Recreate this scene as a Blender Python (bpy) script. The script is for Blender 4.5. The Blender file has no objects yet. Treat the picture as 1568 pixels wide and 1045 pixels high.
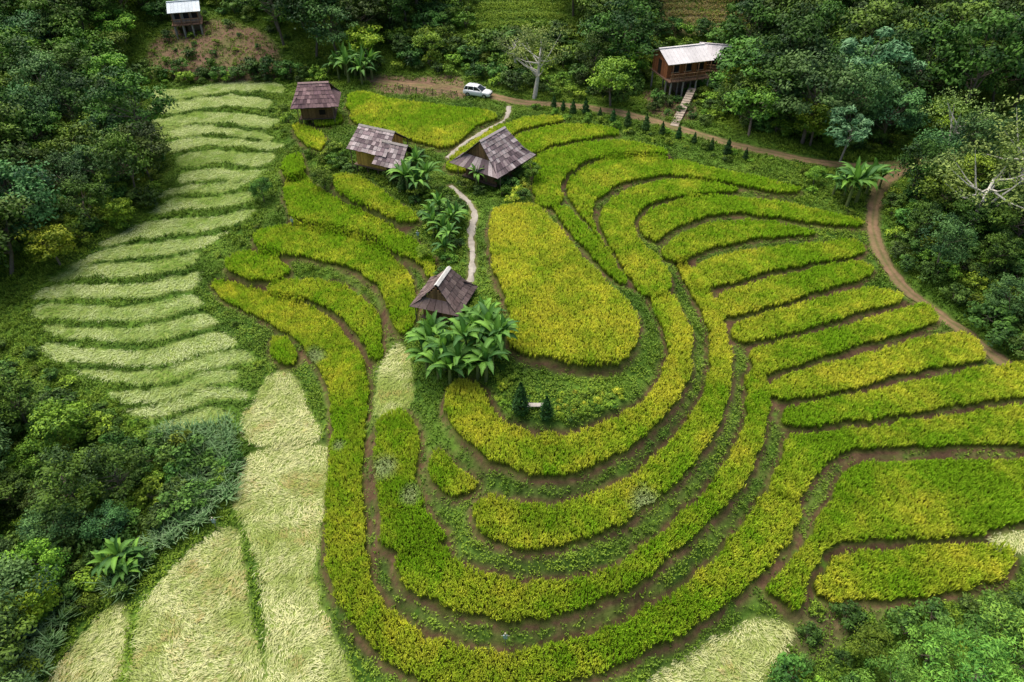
import bpy, math, random
import numpy as np
from mathutils import Vector, Matrix
rng=np.random.default_rng(7); random.seed(7)
sc=bpy.context.scene
# ---------------------------------------------------------------- survey (aerial survey frame -> ground)
PITCH=math.radians(40); CH=42.0; FP=1060.0; WP=1568; HP=1045
def ray(px,py):
    cx=(px-WP/2)/FP; cy=(HP/2-py)/FP
    return np.array([cx, math.cos(PITCH)+cy*math.sin(PITCH), -math.sin(PITCH)+cy*math.cos(PITCH)])
def at_z(px,py,z):
    d=ray(px,py); t=(z-CH)/d[2]; return (d[0]*t,d[1]*t)
def smooth(pts,n=5,closed=True):
    P=np.array(pts,float); N=len(P); out=[]
    rngi=range(N) if closed else range(N-1)
    for i in rngi:
        if closed: p0,p1,p2,p3=P[i-1],P[i],P[(i+1)%N],P[(i+2)%N]
        else: p0,p1,p2,p3=P[max(i-1,0)],P[i],P[i+1],P[min(i+2,N-1)]
        for k in range(n):
            t=k/n
            out.append(0.5*((2*p1)+(-p0+p2)*t+(2*p0-5*p1+4*p2-p3)*t*t+(-p0+3*p1-3*p2+p3)*t**3))
    if not closed: out.append(P[-1])
    return np.array(out)
def inside(poly,X,Y):
    r=np.zeros(X.shape,bool); n=len(poly)
    for i in range(n):
        x1,y1=poly[i-1]; x2,y2=poly[i]
        if y1==y2: continue
        c=((Y<y1)!=(Y<y2))
        r^=c&(X<(x2-x1)*(Y-y1)/(y2-y1)+x1)
    return r
_tab=[np.random.default_rng(100+i).random((256,256)) for i in range(6)]
def vn(x,y,s,seed=0):
    T=_tab[seed%6]; x=np.asarray(x)/s+seed*17.3+1000; y=np.asarray(y)/s+seed*5.1+1000
    xi=np.floor(x).astype(int); yi=np.floor(y).astype(int); fx=x-xi; fy=y-yi
    fx=fx*fx*(3-2*fx); fy=fy*fy*(3-2*fy); a=xi&255;b=(xi+1)&255;c=yi&255;d=(yi+1)&255
    return (T[a,c]*(1-fx)+T[b,c]*fx)*(1-fy)+(T[a,d]*(1-fx)+T[b,d]*fx)*fy
def fbm(x,y,s,seed=0): return .5*vn(x,y,s,seed)+.3*vn(x,y,s*.45,seed+1)+.2*vn(x,y,s*.2,seed+2)
def sst(a,b,x):
    t=np.clip((x-a)/(b-a),0,1); return t*t*(3-2*t)
# ---------------------------------------------------------------- fields  (z, ripeness, outline)
RICE=[
(0,.95,[(750,335),(765,322),(800,316),(825,322),(850,345),(880,380),(905,410),(930,435),(955,460),(976,490),(974,520),(962,550),(945,561),(910,560),(870,556),(830,549),(800,546),(783,535),(776,510),(775,480),(768,450),(755,420),(750,380)]),
(-1.8,.7,[(682,600),(685,630),(700,665),(730,695),(770,718),(820,730),(870,728),(920,712),(965,688),(1005,655),(1035,620),(1055,580),(1063,545),(1057,505),(1043,475),(1020,452),(997,462),(1000,485),(1015,510),(1022,540),(1012,575),(990,610),(955,640),(915,655),(870,668),(820,668),(780,655),(755,635),(740,605),(722,588),(700,586)]),
(-3.0,.55,[(1032,410),(1055,412),(1080,445),(1100,480),(1118,525),(1121,570),(1110,625),(1085,680),(1050,725),(1000,770),(940,810),(880,835),(820,845),(770,837),(735,818),(721,790),(730,770),(750,762),(790,770),(840,775),(900,762),(960,735),(1015,695),(1055,645),(1078,590),(1085,540),(1075,490),(1055,450)]),
(-4.2,.5,[(1142,575),(1165,578),(1178,600),(1175,650),(1160,700),(1130,755),(1080,810),(1020,860),(960,905),(880,940),(800,955),(720,945),(650,920),(615,892),(604,862),(620,845),(680,840),(705,862),(760,885),(830,895),(900,882),(970,850),(1040,795),(1090,740),(1125,680),(1140,630)]),
(-5.4,.5,[(1165,760),(1200,762),(1228,780),(1212,825),(1170,880),(1110,930),(1040,980),(960,1018),(870,1048),(790,1060),(700,1055),(625,1035),(570,995),(528,945),(505,890),(497,820),(500,740),(508,650),(500,595),(480,555),(440,515),(380,482),(335,458),(326,442),(340,433),(390,447),(440,462),(500,488),(542,530),(563,575),(562,650),(556,740),(560,830),(572,890),(595,930),(640,968),(710,992),(790,1000),(870,987),(950,957),(1020,915),(1080,868),(1130,812)]),
(-4.0,.25,[(580,645),(625,635),(640,680),(640,740),(658,790),(685,822),(678,835),(590,846),(582,800),(574,720)]),
(-3.2,.6,[(662,695),(680,693),(700,720),(732,745),(716,760),(680,757),(660,730)]),
(-.2,.2,[(820,316),(814,275),(818,247),(850,231),(900,222),(960,221),(1010,231),(1018,242),(960,241),(910,246),(880,262),(858,284),(862,308),(845,320)]),
(-.5,.2,[(846,324),(865,321),(888,340),(912,366),(938,400),(960,432),(950,441),(922,415),(895,387),(868,355)]),
(-.9,.35,[(865,292),(885,268),(925,250),(980,246),(1040,250),(1095,262),(1150,273),(1212,289),(1228,298),(1180,297),(1130,287),(1070,276),(1010,273),(955,284),(920,306),(908,325),(915,360),(938,392),(925,385),(905,355),(880,325)]),
(-1.3,.4,[(918,335),(945,302),(1000,283),(1060,280),(1120,290),(1130,297),(1080,300),(1020,308),(985,325),(972,345),(982,375),(1005,395),(1024,420),(1026,443),(992,458),(970,442),(948,405),(925,368)]),
(-1.7,.4,[(980,345),(1000,325),(1050,307),(1110,305),(1180,311),(1245,325),(1308,340),(1312,350),(1250,347),(1180,336),(1120,331),(1070,340),(1030,356),(1005,373),(985,366)]),
(-2.1,.05,[(1012,385),(1040,364),(1100,345),(1170,343),(1238,357),(1242,363),(1200,366),(1130,375),(1080,387),(1040,402),(1018,402)]),
(-2.5,.4,[(1060,418),(1085,400),(1150,387),(1230,378),(1308,372),(1320,392),(1250,405),(1180,420),(1110,440),(1075,444),(1062,435)]),
(-2.9,.4,[(1095,462),(1120,446),(1200,426),(1290,405),(1325,408),(1333,425),(1260,448),(1190,470),(1130,487),(1105,489)]),
(-3.3,.35,[(1118,507),(1150,491),(1230,468),(1310,447),(1360,448),(1378,465),(1300,488),(1230,508),(1160,526),(1130,531)]),
(-3.7,.4,[(1146,547),(1180,531),(1260,511),(1340,489),(1410,470),(1433,495),(1370,517),(1290,540),(1200,568),(1160,576)]),
(-4.1,.6,[(1177,592),(1230,569),(1320,546),(1410,522),(1475,514),(1508,550),(1420,569),(1330,592),(1240,613),(1190,616)]),
(-4.5,.45,[(1197,636),(1260,617),(1360,598),(1460,575),(1568,560),(1640,560),(1660,600),(1568,611),(1480,622),(1380,639),(1280,651),(1210,658)]),
(-5.0,.45,[(1210,672),(1290,661),(1400,648),(1500,632),(1568,625),(1700,615),(1700,675),(1568,685),(1480,687),(1380,688),(1300,692),(1268,708),(1245,740),(1225,768),(1180,755),(1178,740),(1200,700)]),
(-5.6,.15,[(1720,695),(1568,706),(1380,710),(1305,716),(1278,740),(1250,800),(1215,855),(1172,905),(1188,922),(1228,936),(1240,885),(1262,848),(1310,832),(1400,828),(1500,822),(1568,800),(1720,790)]),
(-6.2,.45,[(1252,880),(1275,858),(1330,848),(1430,840),(1540,845),(1538,885),(1490,905),(1420,915),(1300,927),(1250,922),(1245,900)]),
(.1,.4,[(790,213),(860,195),(930,199),(948,209),(900,216),(850,225),(815,241),(803,235)]),
(.2,.8,[(684,262),(690,246),(735,212),(790,188),(852,181),(858,190),(800,203),(755,230),(712,266)]),
(.4,.35,[(535,150),(560,145),(600,155),(680,166),(740,172),(762,183),(725,200),(690,229),(650,224),(600,210),(545,192),(533,170)]),
(-1.0,.35,[(508,275),(540,270),(580,292),(625,322),(643,340),(620,344),(570,323),(520,298)]),
(-2.2,.35,[(435,290),(465,273),(505,303),(560,332),(610,357),(650,383),(673,418),(658,432),(636,405),(590,383),(540,362),(490,351),(450,347),(440,320)]),
(-3.3,.4,[(390,362),(430,350),(490,358),(550,372),(595,395),(630,430),(640,470),(634,505),(612,516),(596,490),(585,457),(560,427),(510,407),(460,397),(420,390),(395,378)]),
(-4.2,.35,[(350,400),(375,388),(415,395),(445,418),(415,434),(375,427),(350,415)]),
(-4.6,.1,[(415,440),(450,431),(510,436),(550,455),(577,485),(588,520),(586,552),(565,550),(545,512),(510,480),(460,460),(420,452)]),
(-5.8,.5,[(418,525),(440,522),(456,545),(450,560),(425,560),(416,545)]),
(-1.2,.4,[(433,262),(440,246),(460,240),(466,266),(440,273)]),
(-.4,.5,[(450,195),(475,197),(500,214),(492,233),(465,222)]),
(-.1,.3,[(478,180),(520,177),(522,192),(488,196)]),
]
CUT=[
(-6.2,[(400,590),(425,570),(452,578),(470,620),(489,650),(485,672),(390,681),(372,655),(385,620)]),
(-6.6,[(395,690),(490,680),(502,720),(496,800),(486,860),(492,920),(515,980),(545,1055),(560,1110),(430,1110),(405,960),(395,860),(362,770),(370,720)]),
(-7.2,[(345,808),(365,818),(378,870),(383,940),(412,1060),(400,1110),(190,1110),(205,1020),(225,920),(290,845)]),
(-8.0,[(150,945),(190,920),(196,960),(170,1060),(60,1100),(95,1010)]),
(-6.4,[(1050,1005),(1150,950),(1212,960),(1185,1010),(1140,1060),(990,1060)]),
(-5.9,[(1525,822),(1568,812),(1640,810),(1640,845),(1568,848),(1525,845)]),
(-3.9,[(574,600),(590,550),(612,530),(628,545),(632,600),(618,630),(578,636)]),
]
Lb=smooth([(200,135),(195,172),(212,205),(243,240),(252,285),(215,325),(120,395),(45,440),(15,490),(60,540),(120,590),(180,630),(250,668)],10,False)
Rb=smooth([(452,128),(440,165),(420,200),(452,222),(430,258),(385,285),(395,325),(352,372),(335,425),(350,478),(395,525),(408,570),(385,610),(350,662)],10,False)
def along(P,t):
    i=t*(len(P)-1); a=int(min(i,len(P)-2)); f=i-a; return P[a]*(1-f)+P[a+1]*f
NS=20
for i in range(NS):
    r=random.Random(i); t0=i/NS; t1=(i+r.uniform(.60,.74))/NS; up=[];lo=[]
    s0=.0+.16*r.random(); s1=1-.16*r.random()
    for k in range(13):
        s=s0+(s1-s0)*k/12
        w=7*math.sin(2*math.pi*s*1.1+i*.33)+3*math.sin(7*s+i*.7)
        for t,l,sg in((t0,up,1),(t1,lo,-1)):
            p=along(Lb,t)*(1-s)+along(Rb,t)*s
            sc_=(.5+.6*t)
            pin=(0 if 0<k<12 else 3*sg)
            l.append((p[0],p[1]+w*sc_+pin+r.uniform(-1.4,1.4)))
    CUT.append((-.4-6.4*i/NS, up+lo[::-1],1))
# ---------------------------------------------------------------- terrain
def base(x,y):
    x=np.asarray(x,float);y=np.asarray(y,float)
    z=-6.2*sst(85,18,y)
    z=z-2.5*sst(-15,-50,x)*sst(120,50,y)
    rise=np.clip(y-119,0,None); z=z+60*(1-np.exp(-rise*.24/60))
    z=z+.10*np.clip(-y+5,0,300)*sst(0,-80,y)
    z=z+25*sst(95,260,np.abs(x))
    z=z+(fbm(x,y,22,3)-.5)*2.2+(fbm(x,y,4,1)-.5)*.35
    z=z+(fbm(x,y,160,2)-.5)*40*sst(130,400,np.hypot(x,y-60))
    return z
RES=.25; NX=1024; X0=-128; Y0=-10
gx=X0+(np.arange(NX)+.5)*RES; gy=Y0+(np.arange(NX)+.5)*RES
GX,GY=np.meshgrid(gx,gy,indexing='ij')
B=base(GX,GY)
wt=np.zeros((NX,NX)); val=np.zeros((NX,NX)); mr=np.zeros((NX,NX)); mc=np.zeros((NX,NX)); ms=np.zeros((NX,NX))
fields=[]
def raster(poly):
    a=np.clip(((poly.min(0)-[X0,Y0])/RES).astype(int)-1,0,NX-1); b=np.clip(((poly.max(0)-[X0,Y0])/RES).astype(int)+2,0,NX)
    s=(slice(a[0],b[0]),slice(a[1],b[1])); return s,inside(poly,GX[s],GY[s])
for kind,L in(('rice',RICE),('cut',CUT)):
    for e in L:
        z=e[0]; pts=smooth(e[2] if kind=='rice' else e[1],5); slope=len(e)==3 and kind=='cut'
        poly=np.array([at_z(p[0],p[1],z) for p in pts])
        poly+= (np.stack([vn(poly[:,0],poly[:,1],1.3,1),vn(poly[:,0],poly[:,1],1.3,2)],1)-.5)*.5
        s,m=raster(poly)
        val[s][m]=(z-B[s])[m]; wt[s][m]=1
        (mr if kind=='rice' else mc)[s][m]=1
        if slope: ms[s][m]=1
        fields.append((kind,z,e[1] if kind=='rice' else .5,poly,slope))
for z,pts in((-1.0,[(790,575),(870,568),(960,572),(975,590),(955,615),(900,640),(830,645),(770,635),(760,600)]),
             (0.1,[(700,255),(810,255),(830,300),(760,312),(700,300)])):
    poly=np.array([at_z(p[0],p[1],z) for p in pts]); s,m=raster(poly); m=m&(wt[s]==0); val[s][m]=(z-B[s])[m]; wt[s][m]=1
def pull(v,w,l):
    if v.shape[0]<=4: return v/np.maximum(w,1e-6)
    n=v.shape[0]//2
    w2=w.reshape(n,2,n,2).sum((1,3)); v2=v.reshape(n,2,n,2).sum((1,3))
    k=np.maximum(w2,1); v2=v2/k; w2=w2/k
    if l==5: w2=np.minimum(w2+.35,1.35)
    u=pull(v2,w2,l+1)
    U=np.repeat(np.repeat(u,2,0),2,1)
    for _ in range(2):
        Pd=np.pad(U,1,mode='edge'); U=(Pd[:-2,1:-1]+2*Pd[1:-1,1:-1]+Pd[2:,1:-1])/4
        Pd=np.pad(U,1,mode='edge'); U=(Pd[1:-1,:-2]+2*Pd[1:-1,1:-1]+Pd[1:-1,2:])/4
    ww=np.minimum(w,1); return np.where(w>0,v/np.maximum(w,1e-6)*ww+U*(1-ww),U)
R=pull(val*wt,wt,0)
def blur(a,n):
    for _ in range(n):
        P=np.pad(a,1,mode='edge'); a=(P[:-2,1:-1]+P[1:-1,1:-1]+P[2:,1:-1])/3
        P=np.pad(a,1,mode='edge'); a=(P[1:-1,:-2]+P[1:-1,1:-1]+P[1:-1,2:])/3
    return a
e=np.minimum(np.minimum(np.arange(NX),NX-1-np.arange(NX))/60.,1); R=R*e[:,None]*e[None,:]
R=blur(R,1)
def samp(A,x,y,out=0.):
    x=np.asarray(x,float);y=np.asarray(y,float)
    fx=(x-X0)/RES-.5; fy=(y-Y0)/RES-.5
    ok=(fx>0)&(fx<NX-1.01)&(fy>0)&(fy<NX-1.01)
    fx=np.clip(fx,0,NX-1.01);fy=np.clip(fy,0,NX-1.01); a=fx.astype(int);b=fy.astype(int);fx=fx-a;fy=fy-b
    v=(A[a,b]*(1-fx)+A[a+1,b]*fx)*(1-fy)+(A[a,b+1]*(1-fx)+A[a+1,b+1]*fx)*fy
    return np.where(ok,v,out)
def hz(x,y): return base(x,y)+samp(R,x,y)
def hit(px,py):
    d=ray(px,py); t=np.arange(30,420,.4); x=d[0]*t;y=d[1]*t;z=CH+d[2]*t
    b=z<hz(x,y); i=int(np.argmax(b)) if b.any() else len(t)-1
    return float(x[i]),float(y[i])
def gpoly(pts,n=3): return np.array([hit(*p) for p in smooth(pts,n)])
def gline(pts,n=6): return np.array([hit(*p) for p in smooth(pts,n,False)])
# ---------------------------------------------------------------- mesh helpers
def mk(name,V,F,mats,C=None,MI=None,smoothf=False,link=True,parent=None):
    V=np.asarray(V,np.float32).reshape(-1,3);F=np.asarray(F,np.int32).reshape(-1,3)
    me=bpy.data.meshes.new(name); me.vertices.add(len(V)); me.vertices.foreach_set('co',V.ravel())
    me.loops.add(F.size); me.loops.foreach_set('vertex_index',F.ravel())
    me.polygons.add(len(F)); me.polygons.foreach_set('loop_start',np.arange(len(F),dtype=np.int32)*3)
    for m in mats: me.materials.append(m)
    if MI is not None: me.polygons.foreach_set('material_index',np.asarray(MI,np.int32))
    me.polygons.foreach_set('use_smooth',np.full(len(F),smoothf))
    me.update(calc_edges=True)
    if C is not None:
        C=np.asarray(C,np.float32).reshape(-1,3); a=me.color_attributes.new('Col','FLOAT_COLOR','POINT')
        c=np.ones((len(V),4),np.float32); c[:,:3]=np.clip(C,0,1); a.data.foreach_set('color',c.ravel())
    if not link: return me
    return ob(name,me,parent)
def ob(name,me,parent=None,loc=None,rz=0,s=1):
    o=bpy.data.objects.new(name,me); sc.collection.objects.link(o)
    if loc is not None: o.location=loc
    o.rotation_euler=(0,0,rz); o.scale=(s,s,s) if not hasattr(s,'__len__') else s
    if parent: o.parent=parent
    return o
def empty(name,loc=(0,0,0),rz=0,s=1):
    return ob(name,None,None,loc,rz,s)
class Bd:
    def __init__(s): s.V=[];s.F=[];s.C=[];s.M=[];s.n=0
    def add(s,V,F,c,m=0):
        V=np.asarray(V,float);F=np.asarray(F,int)
        s.V.append(V);s.F.append(F+s.n);s.n+=len(V);s.M.append(np.full(len(F),m))
        c=np.asarray(c,float); s.C.append(np.tile(c,(len(V),1)) if c.ndim==1 else c)
    BF=[(0,2,1),(1,2,3),(4,5,6),(5,7,6),(0,1,4),(1,5,4),(2,6,3),(3,6,7),(0,4,2),(2,4,6),(1,3,5),(3,7,5)]
    def box(s,c,d,col,m=0,rz=0):
        v=np.array([(x,y,z) for z in(-.5,.5) for y in(-.5,.5) for x in(-.5,.5)])*np.array(d)
        if rz: v=v@np.array([[math.cos(rz),math.sin(rz),0],[-math.sin(rz),math.cos(rz),0],[0,0,1]])
        s.add(v+np.array(c),s.BF,col,m)
    def slab(s,a,b,c,d,th,col,m=0):
        a,b,c,d=map(lambda q:np.array(q,float),(a,b,c,d)); n=np.cross(b-a,d-a); n/=np.linalg.norm(n)+1e-9
        v=[a,b,d,c,a+n*th,b+n*th,d+n*th,c+n*th]; s.add(v,s.BF,col,m)
    def tube(s,p0,p1,r0,r1,col,m=0,n=6,cap=False):
        p0=np.array(p0,float);p1=np.array(p1,float);d=p1-p0;d/=np.linalg.norm(d)+1e-9
        a=np.cross(d,[0,0,1] if abs(d[2])<.9 else [1,0,0]);a/=np.linalg.norm(a);b=np.cross(d,a)
        an=np.arange(n)*2*math.pi/n; c=np.outer(np.cos(an),a)+np.outer(np.sin(an),b)
        V=np.vstack([p0+c*r0,p1+c*r1]); F=[]
        for i in range(n): j=(i+1)%n; F+=[(i,j,n+i),(j,n+j,n+i)]
        if cap: F+=[(0,i+1,i) for i in range(1,n-1)]+[(n,n+i,n+i+1) for i in range(1,n-1)]
        s.add(V,F,col,m)
    def mesh(s,name,mats,link=True,parent=None,smoothf=False):
        return mk(name,np.vstack(s.V),np.vstack(s.F),mats,np.vstack(s.C),np.concatenate(s.M),smoothf,link,parent)
# ---------------------------------------------------------------- materials
def mat(name,rough=.8,trans=0.,nscale=0.,namt=0.,bump=0.,bscale=10.,spec=.3,metal=0.,fixed=None,coat=0.,orand=0.):
    m=bpy.data.materials.new(name); m.use_nodes=True; nt=m.node_tree; N=nt.nodes; L=nt.links
    P=N['Principled BSDF']; P.inputs['Roughness'].default_value=rough; P.inputs['Specular IOR Level'].default_value=spec
    P.inputs['Metallic'].default_value=metal; P.inputs['Coat Weight'].default_value=coat
    if fixed: src=N.new('ShaderNodeRGB'); src.outputs[0].default_value=(*fixed,1); out=src.outputs[0]
    else: src=N.new('ShaderNodeVertexColor'); src.layer_name='Col'; out=src.outputs['Color']
    tc=N.new('ShaderNodeTexCoord')
    if namt:
        nz=N.new('ShaderNodeTexNoise'); nz.inputs['Scale'].default_value=nscale; nz.inputs['Detail'].default_value=6; nz.inputs['Roughness'].default_value=.65
        L.new(tc.outputs['Object'],nz.inputs['Vector'])
        mr_=N.new('ShaderNodeMapRange'); mr_.inputs[1].default_value=.25; mr_.inputs[2].default_value=.75; mr_.inputs[3].default_value=1-namt; mr_.inputs[4].default_value=1+namt
        L.new(nz.outputs['Fac'],mr_.inputs[0])
        mx=N.new('ShaderNodeVectorMath'); mx.operation='SCALE'; L.new(out,mx.inputs[0]); L.new(mr_.outputs[0],mx.inputs['Scale']); out=mx.outputs[0]
    if orand:
        oi=N.new('ShaderNodeObjectInfo'); hs=N.new('ShaderNodeHueSaturation')
        a_=N.new('ShaderNodeMapRange'); a_.inputs[3].default_value=1-orand; a_.inputs[4].default_value=1+orand; L.new(oi.outputs['Random'],a_.inputs[0]); L.new(a_.outputs[0],hs.inputs['Value'])
        q=N.new('ShaderNodeMath'); q.operation='MULTIPLY'; q.inputs[1].default_value=7.31; L.new(oi.outputs['Random'],q.inputs[0]); f=N.new('ShaderNodeMath'); f.operation='FRACT'; L.new(q.outputs[0],f.inputs[0])
        h_=N.new('ShaderNodeMapRange'); h_.inputs[3].default_value=.475; h_.inputs[4].default_value=.52; L.new(f.outputs[0],h_.inputs[0]); L.new(h_.outputs[0],hs.inputs['Hue'])
        L.new(out,hs.inputs['Color']); out=hs.outputs[0]
    L.new(out,P.inputs['Base Color'])
    if bump:
        nb=N.new('ShaderNodeTexNoise'); nb.inputs['Scale'].default_value=bscale; nb.inputs['Detail'].default_value=8
        L.new(tc.outputs['Object'],nb.inputs['Vector']); bp=N.new('ShaderNodeBump'); bp.inputs['Strength'].default_value=bump; bp.inputs['Distance'].default_value=.1
        L.new(nb.outputs['Fac'],bp.inputs['Height']); L.new(bp.outputs[0],P.inputs['Normal'])
    if trans:
        T=N.new('ShaderNodeBsdfTranslucent'); L.new(out,T.inputs['Color']); mxs=N.new('ShaderNodeMixShader'); mxs.inputs[0].default_value=trans
        L.new(P.outputs[0],mxs.inputs[1]); L.new(T.outputs[0],mxs.inputs[2]); L.new(mxs.outputs[0],N['Material Output'].inputs['Surface'])
    return m
M_LEAF=mat('leaves',.6,.2,spec=.2); M_TREE=mat('tree_leaves',.6,0,spec=.18,orand=.42); M_RICE=mat('rice_blades',.7,.4,spec=.08); M_BARK=mat('bark',.9,0,3,.35,.5,8)
M_GROUND=mat('soil_and_grass',.95,0,2.2,.45,.8,3,spec=.1); M_ROAD=mat('dirt',.95,0,1.6,.28,.5,4,spec=.1)
M_WOOD=mat('weathered_wood',.85,0,4,.3,.3,14,spec=.2); M_PATH=mat('concrete_surface',.9,0,2,.25,.3,8,spec=.2)
M_METAL=mat('painted_sheet_roof',.5,0,1.2,.16,.1,3,spec=.4); M_GLASS=mat('dark_glass',.08,fixed=(.015,.02,.025),spec=.6)
M_PAINT=mat('white_car_paint',.25,fixed=(.78,.79,.8),spec=.5,coat=.5); M_RUB=mat('tyre_rubber',.85,fixed=(.02,.02,.02)); M_RIM=mat('alloy_wheel',.35,fixed=(.5,.5,.52),metal=.8)
# ---------------------------------------------------------------- masks and terrain mesh
roads={'dirt_road':([(560,122),(600,128),(650,133),(700,138),(760,150),(800,158),(870,163),(940,172),(1000,187),(1060,204),(1120,222),(1190,238),(1260,250),(1330,258),(1395,252),(1470,235)],2.1),
 'dirt_track':([(1385,258),(1350,285),(1338,320),(1336,355),(1350,395),(1372,428),(1400,456),(1440,485),(1480,512),(1530,552),(1600,590),(1700,640)],1.5)}
paths={'concrete_path':([(690,286),(712,305),(727,328),(721,358),(724,395),(720,435)],.75),
 'garden_path':([(780,163),(773,185),(740,203),(712,220),(684,243)],.75)}
mroad=np.zeros((NX,NX))
ribbons=[]
for nm,(pts,w) in list(roads.items())+list(paths.items()):
    P=gline(pts,8); Q=[P[0]]
    for p in P[1:]:
        n=max(1,int(np.linalg.norm(p-Q[-1])/.4)); q0=Q[-1]
        for k in range(1,n+1): Q.append(q0+(p-q0)*k/n)
    Q=np.array(Q)
    for _ in range(6): Q[1:-1]=(Q[:-2]+2*Q[1:-1]+Q[2:])/4
    T=np.gradient(Q,axis=0); T/=np.linalg.norm(T,axis=1)[:,None]+1e-9; Nn=np.stack([-T[:,1],T[:,0]],1)
    wv=w*(.8+.45*vn(Q[:,0],Q[:,1],2.5,2))*.5*1.0
    zc=hz(Q[:,0],Q[:,1])
    for _ in range(10): zc[1:-1]=(zc[:-2]+2*zc[1:-1]+zc[2:])/4
    ribbons.append((nm,Q,Nn,wv,zc))
    for k in range(0,len(Q)):
        c=Q[k]; r=wv[k]+.7; i0=int((c[0]-r-X0)/RES);i1=int((c[0]+r-X0)/RES)+2;j0=int((c[1]-r-Y0)/RES);j1=int((c[1]+r-Y0)/RES)+2
        if i0<0 or j0<0 or i1>=NX or j1>=NX: continue
        s=(slice(i0,i1),slice(j0,j1)); dd=np.hypot(GX[s]-c[0],GY[s]-c[1]); m=dd<r-.15
        R[s]=np.where(m,zc[k]-B[s],R[s]); mroad[s]=np.maximum(mroad[s],(dd<r-.5)*1.)
soilm=np.zeros((NX,NX))
for k_,pts in((1,[(225,80),(255,50),(330,30),(400,50),(430,85),(425,122),(330,126),(240,118)]),(1,[(565,116),(640,120),(705,118),(712,152),(640,148),(575,142)]),(.7,[(985,-30),(1140,-30),(1150,45),(1000,50)]),(1,[(1550,360),(1600,360),(1600,480),(1555,440)]),(.6,[(1225,940),(1300,935),(1380,930),(1290,990),(1200,1050),(1190,1000)]),(.9,[(985,140),(1050,140),(1065,185),(1000,178)])):
    s,m=raster(gpoly(pts)); soilm[s][m]=k_
soilm=blur(soilm,4)
near=np.clip(blur(mr,5)*2.4,0,1)*(1-mr)
near2=np.clip(blur(mr,2)*3.4,0,1)*(1-mr)
slopem=np.clip(blur(ms,6)*1.6,0,1)
xs=np.concatenate([-75-np.cumsum(.3*1.09**np.arange(70))[::-1],np.arange(-75,80,.25),80+np.cumsum(.3*1.09**np.arange(70))])
ys=np.concatenate([12-np.cumsum(.3*1.1**np.arange(66))[::-1],np.arange(12,120,.25),120+np.cumsum(.3*1.075**np.arange(84))])
TX,TY=np.meshgrid(xs,ys,indexing='ij'); TZ=hz(TX,TY); nx,ny=TX.shape
idx=np.arange(nx*ny).reshape(nx,ny); a=idx[:-1,:-1].ravel();b=idx[1:,:-1].ravel();c=idx[1:,1:].ravel();d=idx[:-1,1:].ravel()
F=np.vstack([np.stack([a,b,c],1),np.stack([a,c,d],1)])
def lerp(c1,c2,t): t=np.asarray(t)[...,None]; return np.asarray(c1)*(1-t)+np.asarray(c2)*t
def brownness(x,y):
    ring=sst(80,58,y)*sst(-26,-14,x)
    n=fbm(x,y,1.6,4)
    th=.60-.20*ring
    a=np.clip(samp(near,x,y)*1.3,0,1)*sst(th-.04,th+.06,n)
    b=samp(near2,x,y)*sst(.22,.36,fbm(x,y,1.1,2))*sst(130,95,y)
    return np.clip(np.maximum(a,b)*1.05,0,1)
C=lerp((.05,.11,.014),(.10,.19,.022),sst(.3,.7,fbm(TX,TY,6,2)))
C=lerp(C,lerp((.055,.034,.022),(.15,.088,.05),fbm(TX,TY,.9,1)),brownness(TX,TY))
C=lerp(C,np.array((.06,.07,.012)),samp(mr,TX,TY))
C=lerp(C,np.array((.22,.28,.07)),samp(mc,TX,TY))
C=lerp(C,np.array((.17,.105,.07)),np.clip(samp(soilm,TX,TY)*(.3+1.2*fbm(TX,TY,2.2,2)),0,1))
C=lerp(C,np.array((.15,.10,.055)),samp(mroad,TX,TY)*.6)
mk('terrain',np.stack([TX,TY,TZ],-1),F,[M_GROUND],C,None,True)
for nm,Q,Nn,wv,zc in ribbons:
    m=7; u=np.linspace(-1,1,m)
    P2=Q[:,None,:]+Nn[:,None,:]*(u[None,:,None]*wv[:,None,None])
    jit=(vn(P2[...,0],P2[...,1],.5,3)-.5)*.5*(np.abs(u)>.9)
    P2=P2+Nn[:,None,:]*jit[...,None]
    Z=zc[:,None]+.05-.08*(np.abs(u)**4)+0*P2[...,0]
    V=np.concatenate([P2,Z[...,None]],-1); n=len(Q); ii=np.arange(n*m).reshape(n,m)
    a=ii[:-1,:-1].ravel();b=ii[1:,:-1].ravel();c=ii[1:,1:].ravel();d=ii[:-1,1:].ravel()
    if 'dirt' in nm:
        rut=np.exp(-((np.abs(u)-.5)/.2)**2)
        col=lerp((.11,.115,.04),(.25,.155,.095),np.clip(rut[None,:]+fbm(P2[...,0],P2[...,1],1.5,1)*1.2-.45,0,1))
    else: col=lerp((.24,.21,.17),(.46,.42,.36),fbm(P2[...,0],P2[...,1],1,1))
    mk(nm,V,np.vstack([np.stack([a,b,c],1),np.stack([a,c,d],1)]),[M_ROAD if 'dirt' in nm else M_PATH],col,None,True)
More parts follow.
